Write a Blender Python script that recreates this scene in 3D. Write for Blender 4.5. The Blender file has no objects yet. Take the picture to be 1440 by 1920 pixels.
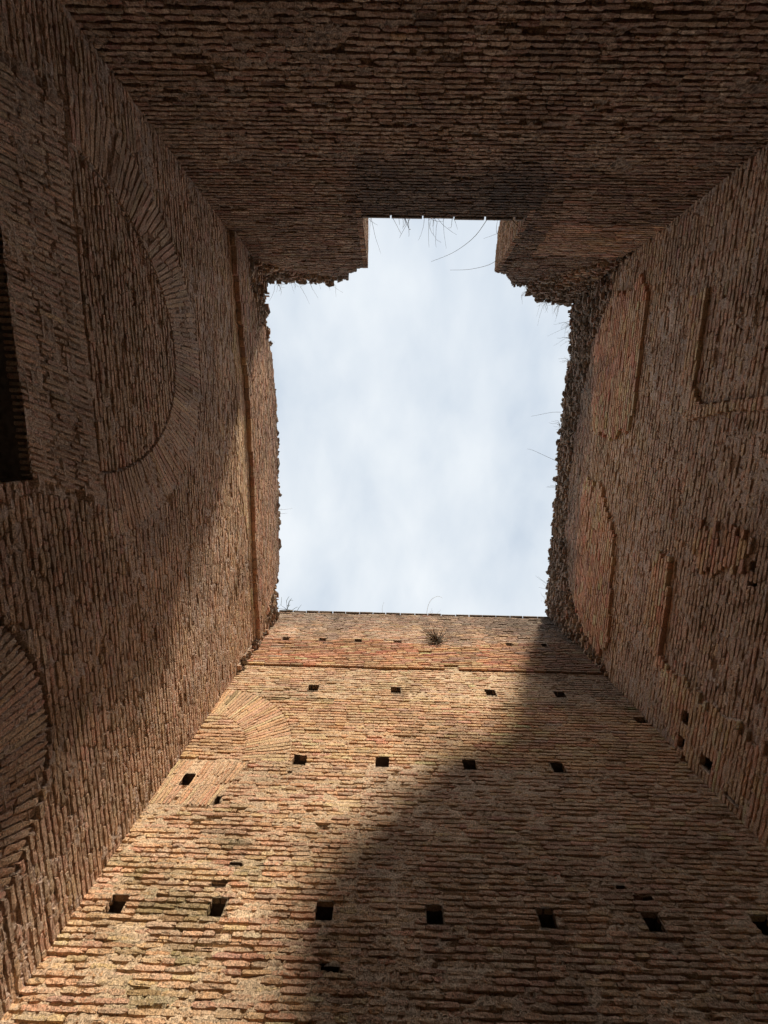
import bpy, math, random
import numpy as np
from mathutils import Matrix, Vector

rng = np.random.default_rng(7)
random.seed(7)
scene = bpy.context.scene
COL = scene.collection

# ------------------------------------------------------------------ camera
# rows: image right, image down, viewing direction, in world axes (x right, y towards the sunlit wall, z up)
CAM_R = np.array([[0.99968842, -0.02104512, 0.01342286],
                  [0.0229278, 0.98677595, -0.16046042],
                  [-0.00986844, 0.16071818, 0.986951]])
CAM_F = 712.0            # focal length in pixels of the 1440 x 1920 frame
CAM_P = np.array([0.0, 0.0, 1.6])
cam_data = bpy.data.cameras.new('camera')
cam = bpy.data.objects.new('camera', cam_data)
COL.objects.link(cam)
cam_data.sensor_width = 36.0
cam_data.sensor_fit = 'AUTO'
cam_data.lens = CAM_F / 1920.0 * 36.0
cam_data.clip_start = 0.05
cam_data.clip_end = 2000.0
m = Matrix.Identity(4)
for i in range(3):
    m[i][0] = CAM_R[0][i]
    m[i][1] = -CAM_R[1][i]
    m[i][2] = -CAM_R[2][i]
    m[i][3] = CAM_P[i]
cam.matrix_world = m
scene.camera = cam

# ------------------------------------------------------------------ sky and sun
SUN_TRAVEL = Vector((-2.80, 8.31, -5.17)).normalized()      # direction in which sunlight travels
to_sun = -SUN_TRAVEL
SUN_ELEV = math.asin(to_sun.z)
SUN_ROT = math.atan2(to_sun.x, to_sun.y)
world = bpy.data.worlds.new('World')
scene.world = world
world.use_nodes = True
wn = world.node_tree.nodes
wl = world.node_tree.links
wn.clear()
w_out = wn.new('ShaderNodeOutputWorld')
sky = wn.new('ShaderNodeTexSky')
sky.sky_type = 'NISHITA'
sky.sun_disc = False
sky.sun_elevation = SUN_ELEV
sky.sun_rotation = SUN_ROT
sky.air_density = 1.0
sky.dust_density = 2.0
bg_sky = wn.new('ShaderNodeBackground')
bg_sky.inputs['Strength'].default_value = 0.12
wl.new(sky.outputs[0], bg_sky.inputs['Color'])
tc = wn.new('ShaderNodeTexCoord')
mp = wn.new('ShaderNodeMapping')
mp.inputs['Scale'].default_value = (1.6, 0.9, 1.0)
mp.inputs['Rotation'].default_value = (0, 0, 0.75)
wl.new(tc.outputs['Generated'], mp.inputs['Vector'])
cn = wn.new('ShaderNodeTexNoise')
cn.inputs['Scale'].default_value = 3.4
cn.inputs['Detail'].default_value = 5.0
cn.inputs['Roughness'].default_value = 0.5
cn.inputs['Distortion'].default_value = 0.15
wl.new(mp.outputs[0], cn.inputs['Vector'])
cr = wn.new('ShaderNodeValToRGB')
cr.color_ramp.elements[0].position = 0.30
cr.color_ramp.elements[0].color = (0.65, 0.735, 0.835, 1)
cr.color_ramp.elements[1].position = 0.72
cr.color_ramp.elements[1].color = (0.89, 0.94, 0.985, 1)
wl.new(cn.outputs['Fac'], cr.inputs['Fac'])
bg_cloud = wn.new('ShaderNodeBackground')
bg_cloud.inputs['Strength'].default_value = 0.61
wl.new(cr.outputs['Color'], bg_cloud.inputs['Color'])
wmix = wn.new('ShaderNodeMixShader')
cf = wn.new('ShaderNodeMapRange')
cf.inputs['From Min'].default_value = 0.2
cf.inputs['From Max'].default_value = 0.42
cf.inputs['To Min'].default_value = 0.9
cf.inputs['To Max'].default_value = 0.97
wl.new(cn.outputs['Fac'], cf.inputs['Value'])
wl.new(cf.outputs[0], wmix.inputs['Fac'])
wl.new(bg_sky.outputs[0], wmix.inputs[1])
wl.new(bg_cloud.outputs[0], wmix.inputs[2])
wl.new(wmix.outputs[0], w_out.inputs['Surface'])

sun_data = bpy.data.lights.new('sun', 'SUN')
sun_data.energy = 3.3
sun_data.angle = math.radians(4.4)
sun_data.color = (1.0, 0.90, 0.75)
sun = bpy.data.objects.new('sun', sun_data)
COL.objects.link(sun)
sun.location = (10, -30, 25)
sun.rotation_euler = SUN_TRAVEL.to_track_quat('-Z', 'Y').to_euler()

scene.view_settings.view_transform = 'Standard'
scene.view_settings.look = 'None'
scene.view_settings.exposure = 0.72
scene.view_settings.gamma = 1.0
scene.view_settings.use_curve_mapping = False
scene.render.engine = 'CYCLES'
scene.cycles.max_bounces = 8
scene.cycles.diffuse_bounces = 8
scene.cycles.adaptive_threshold = 0.02
scene.cycles.use_denoising = True
scene.cycles.sample_clamp_indirect = 4.0
scene.render.film_transparent = False

# ------------------------------------------------------------------ helpers
def empty(name, loc=(0, 0, 0), parent=None):
    o = bpy.data.objects.new(name, None)
    COL.objects.link(o)
    o.empty_display_size = 0.2
    if parent is not None:
        attach(o, parent)
    else:
        o.location = loc
    return o

def attach(o, parent):
    """parent o, keeping its own coordinates in world space"""
    o.parent = parent
    if parent.parent is None:
        o.matrix_parent_inverse = Matrix.Translation(-Vector(parent.location))

def tag(o, label=None, cat=None, group=None, kind=None):
    if label: o['label'] = label
    if cat: o['category'] = cat
    if group: o['group'] = group
    if kind: o['kind'] = kind
    return o

def np_mesh(name, verts, faces, cols=None, smooth=False):
    """verts (n,3); faces: list of (k,nv) int arrays; cols (n,4) point colours"""
    me = bpy.data.meshes.new(name)
    verts = np.ascontiguousarray(verts, dtype=np.float32)
    me.vertices.add(len(verts))
    me.vertices.foreach_set('co', verts.ravel())
    loops = np.concatenate([f.ravel() for f in faces]).astype(np.int32)
    sizes = np.concatenate([np.full(len(f), f.shape[1], np.int32) for f in faces])
    starts = np.concatenate([[0], np.cumsum(sizes)[:-1]]).astype(np.int32)
    me.loops.add(len(loops))
    me.loops.foreach_set('vertex_index', loops)
    me.polygons.add(len(sizes))
    me.polygons.foreach_set('loop_start', starts)
    me.polygons.foreach_set('loop_total', sizes)
    if cols is not None:
        at = me.attributes.new('bcol', 'FLOAT_COLOR', 'POINT')
        at.data.foreach_set('color', np.ascontiguousarray(cols, dtype=np.float32).ravel())
    me.update(calc_edges=True)
    me.validate()
    me.polygons.foreach_set('use_smooth', np.full(len(me.polygons), smooth, dtype=bool))
    return me

def link_mesh(name, me, mat, parent=None):
    o = bpy.data.objects.new(name, me)
    COL.objects.link(o)
    if mat is not None and not me.materials:
        me.materials.append(mat)
    if parent is not None:
        attach(o, parent)
    return o

# value noise -------------------------------------------------------
_tab = np.random.default_rng(11).random((256, 256))
def vnoise(x, y, seed=0):
    x = np.asarray(x, float) + seed * 17.31
    y = np.asarray(y, float) + seed * 9.77
    xi = np.floor(x).astype(int); yi = np.floor(y).astype(int)
    fx = x - xi; fy = y - yi
    fx = fx * fx * (3 - 2 * fx); fy = fy * fy * (3 - 2 * fy)
    a = _tab[xi & 255, yi & 255]; b = _tab[(xi + 1) & 255, yi & 255]
    c = _tab[xi & 255, (yi + 1) & 255]; d = _tab[(xi + 1) & 255, (yi + 1) & 255]
    return (a * (1 - fx) + b * fx) * (1 - fy) + (c * (1 - fx) + d * fx) * fy
def fbm(x, y, seed=0, o=4):
    s = 0; a = 0.5; t = 0
    x = np.asarray(x, float); y = np.asarray(y, float)
    for k in range(o):
        s = s + a * vnoise(x * 2 ** k, y * 2 ** k, seed + k * 3); t += a; a *= 0.5
    return s / t
def sstep(a, b, x):
    t = np.clip((x - a) / (b - a), 0, 1)
    return t * t * (3 - 2 * t)
def inpoly(u, z, poly):
    u = np.asarray(u, float); z = np.asarray(z, float)
    r = np.zeros(np.broadcast(u, z).shape, bool)
    n = len(poly)
    for i in range(n):
        x1, y1 = poly[i]; x2, y2 = poly[(i + 1) % n]
        if y1 == y2: continue
        c = ((y1 > z) != (y2 > z)) & (u < (x2 - x1) * (z - y1) / (y2 - y1) + x1)
        r ^= c
    return r

# ------------------------------------------------------------------ materials
def masonry_material(name, use_object_colour, bump=0.9, smear_col=(0.55, 0.41, 0.285), rough=0.93):
    mat = bpy.data.materials.new(name)
    mat.use_nodes = True
    nt = mat.node_tree; n = nt.nodes; l = nt.links
    n.clear()
    out = n.new('ShaderNodeOutputMaterial')
    bs = n.new('ShaderNodeBsdfPrincipled')
    bs.inputs['Roughness'].default_value = rough
    bs.inputs['Specular IOR Level'].default_value = 0.12
    l.new(bs.outputs[0], out.inputs['Surface'])
    geo = n.new('ShaderNodeNewGeometry')
    pos = geo.outputs['Position']
    if use_object_colour:
        src = n.new('ShaderNodeObjectInfo')
        c_out, a_out = src.outputs['Color'], src.outputs['Alpha']
    else:
        src = n.new('ShaderNodeAttribute'); src.attribute_name = 'bcol'
        c_out, a_out = src.outputs['Color'], src.outputs['Alpha']
    def noise(scale, detail, rgh=0.55, dist=0.0):
        t = n.new('ShaderNodeTexNoise')
        t.inputs['Scale'].default_value = scale
        t.inputs['Detail'].default_value = detail
        t.inputs['Roughness'].default_value = rgh
        t.inputs['Distortion'].default_value = dist
        l.new(pos, t.inputs['Vector'])
        return t.outputs['Fac']
    def rng_(v, a, b, c, d):
        t = n.new('ShaderNodeMapRange')
        t.inputs['From Min'].default_value = a; t.inputs['From Max'].default_value = b
        t.inputs['To Min'].default_value = c; t.inputs['To Max'].default_value = d
        l.new(v, t.inputs['Value'])
        return t.outputs[0]
    def math_(op, a, b):
        t = n.new('ShaderNodeMath'); t.operation = op
        for k, v in ((0, a), (1, b)):
            if isinstance(v, (int, float)): t.inputs[k].default_value = v
            else: l.new(v, t.inputs[k])
        return t.outputs[0]
    def mix(fac, a, b, mode='MIX'):
        t = n.new('ShaderNodeMix'); t.data_type = 'RGBA'; t.blend_type = mode
        if isinstance(fac, (int, float)): t.inputs[0].default_value = fac
        else: l.new(fac, t.inputs[0])
        for k, v in ((6, a), (7, b)):
            if isinstance(v, tuple): t.inputs[k].default_value = (*v, 1)
            else: l.new(v, t.inputs[k])
        return t.outputs[2]
    n_fine = noise(75, 3, 0.66)
    n_mid = noise(24, 4, 0.68, 0.7)
    n_big = noise(1.6, 2, 0.6)
    # mortar and lime smeared over the brick
    sm = rng_(n_mid, 0.40, 0.60, 0.0, 1.0)
    sm = math_('MULTIPLY', sm, a_out)
    col = mix(sm, c_out, smear_col)
    # grain
    g1 = rng_(n_fine, 0.3, 0.7, 0.55, 1.5)
    g2 = rng_(n_big, 0.3, 0.7, 0.86, 1.16)
    g = math_('MULTIPLY', g1, g2)
    comb = n.new('ShaderNodeCombineColor')
    for k in range(3): l.new(g, comb.inputs[k])
    col = mix(1.0, col, comb.outputs[0], 'MULTIPLY')
    # dark pits and crusts
    n_pit = noise(46, 3, 0.72, 0.5)
    pit = rng_(n_pit, 0.575, 0.675, 0.0, 0.62)
    col = mix(pit, col, (0.12, 0.09, 0.07))
    l.new(col, bs.inputs['Base Color'])
    b1 = n.new('ShaderNodeBump')
    b1.inputs['Strength'].default_value = bump
    b1.inputs['Distance'].default_value = 0.02
    hsum = math_('SUBTRACT', math_('ADD', math_('MULTIPLY', n_mid, 0.9), math_('MULTIPLY', n_fine, 0.8)), math_('MULTIPLY', pit, 0.9))
    l.new(hsum, b1.inputs['Height'])
    l.new(b1.outputs[0], bs.inputs['Normal'])
    return mat

MAT_PIECE = masonry_material('fired_clay_single', True)
MAT_BRICK = masonry_material('fired_clay', False)
MAT_MORTAR = masonry_material('lime_mortar', False, bump=1.0, smear_col=(0.51, 0.385, 0.275))

def plain_material(name, col, scale=30.0, var=0.35, rough=0.9):
    mat = bpy.data.materials.new(name); mat.use_nodes = True
    nt = mat.node_tree; n = nt.nodes; l = nt.links
    bs = n['Principled BSDF']
    bs.inputs['Roughness'].default_value = rough
    bs.inputs['Specular IOR Level'].default_value = 0.15
    t = n.new('ShaderNodeTexNoise'); t.inputs['Scale'].default_value = scale; t.inputs['Detail'].default_value = 5
    g = n.new('ShaderNodeNewGeometry'); l.new(g.outputs['Position'], t.inputs['Vector'])
    r = n.new('ShaderNodeValToRGB')
    r.color_ramp.elements[0].position = 0.3; r.color_ramp.elements[1].position = 0.7
    r.color_ramp.elements[0].color = (*[c * (1 - var) for c in col], 1)
    r.color_ramp.elements[1].color = (*[c * (1 + var) for c in col], 1)
    l.new(t.outputs['Fac'], r.inputs['Fac']); l.new(r.outputs['Color'], bs.inputs['Base Color'])
    b = n.new('ShaderNodeBump'); b.inputs['Distance'].default_value = 0.02; b.inputs['Strength'].default_value = 0.5
    l.new(t.outputs['Fac'], b.inputs['Height']); l.new(b.outputs[0], bs.inputs['Normal'])
    return mat
MAT_CORE = plain_material('concrete_core', (0.20, 0.165, 0.13), 14)
MAT_HOLE = plain_material('hole_lining', (0.15, 0.11, 0.085), 20)
MAT_GROUND = plain_material('pale_bounce_gravel', (0.42, 0.365, 0.285), 6, 0.2)  # unseen floor, coloured pale so that it bounces light up the walls
MAT_STRAW = plain_material('dry_grass', (0.20, 0.17, 0.11), 8)
MAT_TWIG = plain_material('dry_twigs', (0.15, 0.115, 0.085), 8)
MAT_GREEN = plain_material('wall_weed_green', (0.07, 0.085, 0.035), 8)

# ------------------------------------------------------------------ piece geometry (local u, z, w)
NVAR = 28
def brick_variant(r):
    """5 x 3 front grid and a rim sunk into the mortar; unit length and height, depth in metres"""
    us = np.array([-.5, -.27, 0, .27, .5]); zs = np.array([.5, 0, -.5])
    g = np.zeros((3, 5, 3))
    for i in range(3):
        for j in range(5):
            g[i, j] = (us[j], zs[i], 0)
    g[:, :, 0] += r.normal(0, .012, (3, 5))
    g[0, :, 1] += -np.abs(r.normal(0, .11, 5)); g[2, :, 1] += np.abs(r.normal(0, .11, 5))
    g[:, :, 2] += r.normal(0, .0026, (3, 5))
    g[1, 1:4, 2] += r.normal(.0006, .001, 3)
    for i in (0, 2):
        for j in (0, 4):
            g[i, j, 0] -= np.sign(us[j]) * abs(r.normal(.012, .014))
            g[i, j, 1] -= np.sign(zs[i]) * abs(r.normal(.03, .06))
            g[i, j, 2] -= abs(r.normal(.0, .0025))
    if r.random() < .28:                               # a broken corner
        i = r.choice([0, 2]); j = r.choice([0, 4])
        g[i, j, 2] -= r.uniform(.008, .02); g[i, j, 1] *= .5; g[i, j, 0] *= .9
    v = g.reshape(15, 3)
    ring = [0, 1, 2, 3, 4, 9, 14, 13, 12, 11, 10, 5]
    back = v[ring].copy()
    back[:, :2] *= 1.03
    back[:, 2] = -.09
    return np.vstack([v, back])
_r = np.random.default_rng(5)
VARS = np.array([brick_variant(_r) for _ in range(NVAR)])
_bf = []
for i in range(2):
    for j in range(4):
        a = i * 5 + j
        _bf.append([a, a + 5, a + 6, a + 1])
_ring = [0, 1, 2, 3, 4, 9, 14, 13, 12, 11, 10, 5]
for k in range(12):
    k2 = (k + 1) % 12
    _bf.append([_ring[k], _ring[k2], 15 + k2, 15 + k])
BFACES = np.array(_bf, dtype=np.int32)
VAR_MESH = []
for k in range(NVAR):
    me = np_mesh('brick_piece', VARS[k], [BFACES])
    me.materials.append(MAT_PIECE)
    VAR_MESH.append(me)

def chunk_variant(r):
    """angular fragment: a wedge-like lump, unit size"""
    t = (1 + 5 ** .5) / 2
    v = np.array([[-1, t, 0], [1, t, 0], [-1, -t, 0], [1, -t, 0], [0, -1, t], [0, 1, t], [0, -1, -t], [0, 1, -t],
                  [t, 0, -1], [t, 0, 1], [-t, 0, -1], [-t, 0, 1]], float)
    v /= np.linalg.norm(v[0])
    v *= r.uniform(.55, 1.2, (12, 1))
    return v * .5
CHUNKS = np.array([chunk_variant(_r) for _ in range(20)])
CFACES = np.array([[0, 11, 5], [0, 5, 1], [0, 1, 7], [0, 7, 10], [0, 10, 11], [1, 5, 9], [5, 11, 4], [11, 10, 2], [10, 7, 6], [7, 1, 8],
                   [3, 9, 4], [3, 4, 2], [3, 2, 6], [3, 6, 8], [3, 8, 9], [4, 9, 5], [2, 4, 11], [6, 2, 10], [8, 6, 7], [9, 8, 1]], dtype=np.int32)

# ------------------------------------------------------------------ wall frames
XL, XR, YF, YB = -2.96, 4.56, 4.50, -3.81
class Frame:
    def __init__(s, O, U, N):
        s.O = np.array(O, float); s.U = np.array(U, float); s.N = np.array(N, float); s.Z = np.array([0, 0, 1.])
    def at(s, u, z, w=0.0):
        u = np.asarray(u, float); z = np.asarray(z, float); w = np.asarray(w, float)
        return s.O + u[..., None] * s.U + z[..., None] * s.Z + w[..., None] * s.N
FRONT = Frame((0, YF, 0), (1, 0, 0), (0, -1, 0))
BACK = Frame((0, YB, 0), (1, 0, 0), (0, 1, 0))
LEFT = Frame((XL, 0, 0), (0, 1, 0), (1, 0, 0))
RIGHT = Frame((XR, 0, 0), (0, 1, 0), (-1, 0, 0))

def project(P):
    v = (P - CAM_P) @ CAM_R.T
    zz = np.where(v[..., 2] > .05, v[..., 2], np.nan)
    return 720 + CAM_F * v[..., 0] / zz, 960 + CAM_F * v[..., 1] / zz

# palette of fired clay and mortar (linear albedo)
PAL = np.array([[.47, .325, .20],     # 0 tan
                [.47, .275, .155],    # 1 orange
                [.37, .175, .115],    # 2 red
                [.44, .27, .195],     # 3 pink
                [.27, .185, .14],     # 4 brown
                [.48, .35, .19],      # 5 ochre
                [.31, .255, .215]])   # 6 grey
MORTAR = np.array([.43, .35, .27])
LICHEN = np.array([.135, .145, .06])
SOOT = np.array([.10, .088, .08])
TINT = np.array([1.03, .945, .885])         # iron-rich clay and pozzolana mortar lean to red

class Zone:
    def __init__(s, pal, proud=0.0, psd=.004, smear=.5, joint=(-.004, -.03), jmix=.5, length=(.16, .30), miss=.01, bricks=True,
                 mortar=MORTAR, offset=0.0, rubble=False, sheet=None, bright=1.0, blend=.4, jw=(.008, .018)):
        s.pal = np.array(pal, float) / sum(pal); s.proud = proud; s.psd = psd; s.smear = smear; s.joint = joint; s.jmix = jmix
        s.length = length; s.miss = miss; s.bricks = bricks; s.mortar = np.array(mortar); s.offset = offset; s.rubble = rubble
        s.sheet = sheet; s.bright = bright; s.blend = blend; s.jw = jw
        s.mean = s.pal @ PAL

class Bricks:
    def __init__(s): s.rows = []
    def add(s, P, A, N, L, H, col, var): s.rows.append((P, A, N, L, H, col, var))
    def arrays(s):
        P = np.array([r[0] for r in s.rows]); A = np.array([r[1] for r in s.rows]); N = np.array([r[2] for r in s.rows])
        L = np.array([r[3] for r in s.rows]); H = np.array([r[4] for r in s.rows]); C = np.array([r[5] for r in s.rows])
        V = np.array([r[6] for r in s.rows])
        return P, A, N, L, H, C, V

def emit_bricks(bk, parent, single_name, rest_name, limit, keep_parent=None):
    """the pieces that show largest become objects of their own, the rest one joined part"""
    if not bk.rows: return
    P, A, N, L, H, C, V = bk.arrays()
    B = np.cross(N, A)
    x, y = project(P)
    x1, y1 = project(P + A * L[:, None]); x2, y2 = project(P + B * H[:, None])
    area = np.abs((x1 - x) * (y2 - y) - (x2 - x) * (y1 - y))
    inside = (x > -10) & (x < 1450) & (y > -10) & (y < 1930) & np.isfinite(area)
    area = np.where(inside, area, 0)
    order = np.argsort(-area)
    k = min(limit, int((area > 0).sum()), len(order))
    single = order[:k]; rest = order[k:]
    for i in single:
        o = bpy.data.objects.new(single_name, VAR_MESH[V[i]])
        COL.objects.link(o)
        attach(o, keep_parent or parent)
        mw = Matrix.Identity(4)
        for r in range(3):
            mw[r][0] = A[i][r] * L[i]; mw[r][1] = B[i][r] * H[i]; mw[r][2] = N[i][r]; mw[r][3] = P[i][r]
        o.matrix_basis = mw
        o.color = (*C[i][:3], C[i][3])
    if len(rest):
        lv = VARS[V[rest]]
        wv = (P[rest][:, None, :] + A[rest][:, None, :] * (lv[..., 0:1] * L[rest][:, None, None])
              + B[rest][:, None, :] * (lv[..., 1:2] * H[rest][:, None, None]) + N[rest][:, None, :] * lv[..., 2:3])
        nb = len(rest)
        f = (BFACES[None] + (np.arange(nb) * 27)[:, None, None]).reshape(-1, 4)
        c = np.repeat(C[rest], 27, axis=0)
        o = link_mesh(rest_name, np_mesh(rest_name, wv.reshape(-1, 3), [f], c), MAT_BRICK, parent)
        tag(o, kind='stuff')

def brick_colour(zn, u, z, stain):
    c = PAL[rng.choice(len(PAL), p=zn.pal)].copy()
    c = c * (1 - zn.blend) + zn.mean * zn.blend
    c *= 1.32 * TINT * zn.bright * rng.normal(1.0, .12)
    c *= 1 + rng.normal(0, .04, 3)
    sm = np.clip(zn.smear + rng.normal(0, .2), 0, 1)
    if stain is not None:
        for colour, amt in stain(u, z):
            c = c * (1 - amt) + colour * amt
            sm *= 1 - .7 * amt
    return np.array([*np.clip(c, .02, .62), sm])

def masonry(parent, fr, urange, edges, zones, zonefn, stain=None, seed=0, bk=None, sheet_du=.022, wave=.006, rubble_density=110):
    """courses of bricks, a mortar sheet with joints of uneven depth, and rubble where the facing is gone"""
    u0, u1 = urange
    bk = bk if bk is not None else Bricks()
    us = np.arange(u0, u1, .01)
    for ci in range(len(edges) - 1):
        za, zb = edges[ci], edges[ci + 1]
        zc = .5 * (za + zb); h = zb - za
        zid = zonefn(us, np.full_like(us, zc))
        cut = np.flatnonzero(np.diff(zid)) + 1
        runs = np.split(np.arange(len(us)), cut)
        for run in runs:
            zn = zones.get(int(zid[run[0]]))
            if zn is None or not (zn.bricks or zn.rubble): continue
            a, b = us[run[0]], us[run[-1]] + .01
            if b - a < .03: continue
            first = True
            while a < b - .02:
                L = rng.uniform(*zn.length)
                if rng.random() < .18: L *= rng.uniform(.4, .7)
                if first: L *= rng.uniform(.3, 1.0); first = False
                if b - a - L < .07: L = b - a
                c = a + L / 2
                gap = rng.uniform(.002, .009)
                a += L
                if zn.rubble:
                    if rng.random() < .25: continue
                    a -= L * rng.uniform(.1, .45)
                elif rng.random() < zn.miss: continue
                joint = rng.uniform(*zn.jw) * (h / .055)
                H = h - joint
                zoff = wave * (vnoise(c * .9, zc * 2.5, seed + 5) - .5) * 2
                dev = rng.normal(zn.proud + .001, zn.psd * .36) + .006 * (fbm(c * 1.1, zc * 1.6, seed + 9, 3) - .5)
                if rng.random() < .06: dev -= rng.uniform(.006, .02)
                if rng.random() < .03: dev += rng.uniform(.003, .007)
                tilt = rng.normal(0, .006)
                if zn.rubble:
                    tilt = rng.normal(0, .22); dev = rng.uniform(-.05, .055); L *= rng.uniform(.4, .8); H *= rng.uniform(.7, 1.1); c += rng.normal(0, .03)
                P = fr.at(np.array(c), np.array(zc + zoff + rng.normal(0, .0015)), np.array(zn.offset + dev))
                A = fr.U * math.cos(tilt) + fr.Z * math.sin(tilt)
                if np.dot(np.cross(fr.N, A), fr.Z) < 0: A = -A
                bk.add(P, A, fr.N, max(L - gap, .02), H, brick_colour(zn, c, zc, stain), rng.integers(NVAR))
    # mortar sheet: rows at every joint and at mid course
    rows = []; isj = []
    for ci in range(len(edges) - 1):
        rows += [edges[ci], .5 * (edges[ci] + edges[ci + 1])]; isj += [1, 0]
    rows.append(edges[-1]); isj.append(1)
    rows = np.array(rows); isj = np.array(isj)
    ug = np.arange(u0, u1 + sheet_du * .99, sheet_du); ug[-1] = u1
    UU, ZZ = np.meshgrid(ug, rows)
    zid = zonefn(UU, ZZ); zlow = zonefn(UU, ZZ - .04)
    dep = np.zeros_like(UU); col = np.zeros(UU.shape + (4,))
    nj = fbm(UU * 5.5, ZZ * 21.0, seed + 21, 3)
    cover = sstep(.50, .62, fbm(UU * 5.0, ZZ * 9.0, seed + 71, 3))
    nl = fbm(UU * .8, ZZ * .9, seed + 31, 3)
    npit = vnoise(UU * 19, ZZ * 19, seed + 41)
    ngr = rng.random(UU.shape)
    for k, zn in zones.items():
        msk = zid == k
        if not msk.any(): continue
        t = sstep(.62 - .42 * zn.jmix, .72 - .32 * zn.jmix, .72 * nj + .28 * nl)
        d = zn.joint[0] * (1 - t) + zn.joint[1] * t
        d = np.where(npit > .93, d - .025, d) - .009 * ngr ** 2 - np.where(ngr > .93, .012, 0)
        cv = np.clip(cover * zn.smear * 1.6 - .25, 0, 1)
        d = np.where(isj[:, None] == 1, d, np.clip(d, -.012, -.005) * (1 - cv) + .004 * cv)
        if zn.sheet is not None:
            d = zn.sheet + .03 * (nj - .5)
        low = np.full(UU.shape, zn.offset)
        for k2, z2 in zones.items():
            low = np.where(zlow == k2, np.minimum(low, z2.offset), low)
        d = d + low
        dep = np.where(msk, d, dep)
        cc = zn.mortar * TINT * zn.bright * 1.3
        col[..., :3] = np.where(msk[..., None], cc, col[..., :3])
        col[..., 3] = .5
    col[..., :3] *= (.8 + .4 * fbm(UU * 2.2, ZZ * 2.2, seed + 51, 3))[..., None]
    if stain is not None:
        for colour, amt in stain(UU, ZZ):
            amt = np.broadcast_to(amt, UU.shape)[..., None]
            col[..., :3] = col[..., :3] * (1 - amt) + colour * amt
    V = fr.at(UU, ZZ + .25 * .01 * (npit - .5), dep)
    nr, nc = UU.shape
    idx = np.arange(nr * nc).reshape(nr, nc)
    quads = np.stack([idx[:-1, :-1], idx[:-1, 1:], idx[1:, 1:], idx[1:, :-1]], -1).reshape(-1, 4)
    cu = .5 * (UU[:-1, :-1] + UU[1:, 1:]); cz = .5 * (ZZ[:-1, :-1] + ZZ[1:, 1:])
    keep = (zonefn(cu, cz) > 0).ravel()
    quads = quads[keep]
    if np.dot(np.cross(fr.U, fr.Z), fr.N) < 0: quads = quads[:, ::-1]
    used = np.unique(quads)
    remap = np.zeros(nr * nc, np.int64); remap[used] = np.arange(len(used))
    me = np_mesh('mortar', V.reshape(-1, 3)[used], [remap[quads]], col.reshape(-1, 4)[used])
    link_mesh('mortar', me, MAT_MORTAR, parent)
    # rubble fragments of the bared core
    rub = [k for k, zn in zones.items() if zn.rubble]
    if rub:
        zlo, zhi = edges[0], edges[-1]
        n = int((u1 - u0) * (zhi - zlo) * rubble_density)
        ru = rng.uniform(u0, u1, n); rz = rng.uniform(zlo, zhi, n)
        k = zonefn(ru, rz)
        ok = np.isin(k, rub)
        ru, rz = ru[ok], rz[ok]; n = len(ru)
        if n:
            off = np.array([zones[int(q)].offset for q in k[ok]])
            shp = CHUNKS[rng.integers(len(CHUNKS), size=n)]
            big = rng.random(n) ** 2.2
            sc = np.stack([.05 + .26 * big * rng.uniform(.6, 1.2, n), .03 + .09 * big * rng.uniform(.5, 1.3, n), .06 + .16 * big], -1)
            ang = rng.normal(0, .35, n)
            lv = shp * sc[:, None, :]
            ca, sa = np.cos(ang)[:, None], np.sin(ang)[:, None]
            lu = lv[..., 0] * ca - lv[..., 1] * sa; lz = lv[..., 0] * sa + lv[..., 1] * ca
            wv = fr.at(ru[:, None] + lu, rz[:, None] + lz, (off + rng.uniform(-.07, .02, n))[:, None] + lv[..., 2])
            cl = np.array([[.24, .195, .155], [.31, .26, .21], [.2, .155, .125], [.33, .25, .18], [.27, .165, .12]])[rng.integers(5, size=n)]
            cl = cl * rng.uniform(.7, 1.2, (n, 1))
            if stain is not None:
                for colour, amt in stain(ru, rz):
                    amt = np.broadcast_to(amt, ru.shape)[:, None]
                    cl = cl * (1 - amt) + colour * amt
            c4 = np.concatenate([np.repeat(cl, 12, axis=0), np.full((n * 12, 1), .3)], 1)
            f = (CFACES[None] + (np.arange(n) * 12)[:, None, None]).reshape(-1, 3)
            o = link_mesh('rubble', np_mesh('rubble', wv.reshape(-1, 3), [f], c4), MAT_BRICK, parent)
            tag(o, kind='stuff')
    return bk

def radial_bricks(bk, fr, centre, r0, r1, a0, a1, thick, zn, keep, stain=None, offset=0.0, rings=1):
    """voussoirs standing on a curve about a centre in the wall plane"""
    cu, cz = centre
    rm = .5 * (r0 + r1)
    n = int((a1 - a0) * rm / thick)
    for k in range(n):
        a = a0 + (a1 - a0) * (k + .5) / n + rng.normal(0, .0015)
        d = np.array([math.cos(a), math.sin(a)])
        cuts = [r0, r1] if rng.random() < .35 else [r0, r0 + (r1 - r0) * rng.uniform(.25, .75), r1]
        for ra, rb in zip(cuts[:-1], cuts[1:]):
            rc = .5 * (ra + rb)
            pu, pz = cu + d[0] * rc, cz + d[1] * rc
            if not keep(pu, pz): continue
            A = fr.U * d[0] + fr.Z * d[1]
            P = fr.at(np.array(pu), np.array(pz), np.array(offset + rng.normal(zn.proud + .001, zn.psd * .3)))
            H = (a1 - a0) / n * rc - rng.uniform(.004, .010)
            bk.add(P, A, fr.N, (rb - ra) - rng.uniform(.006, .02), H, brick_colour(zn, pu, pz, stain), rng.integers(NVAR))

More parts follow.
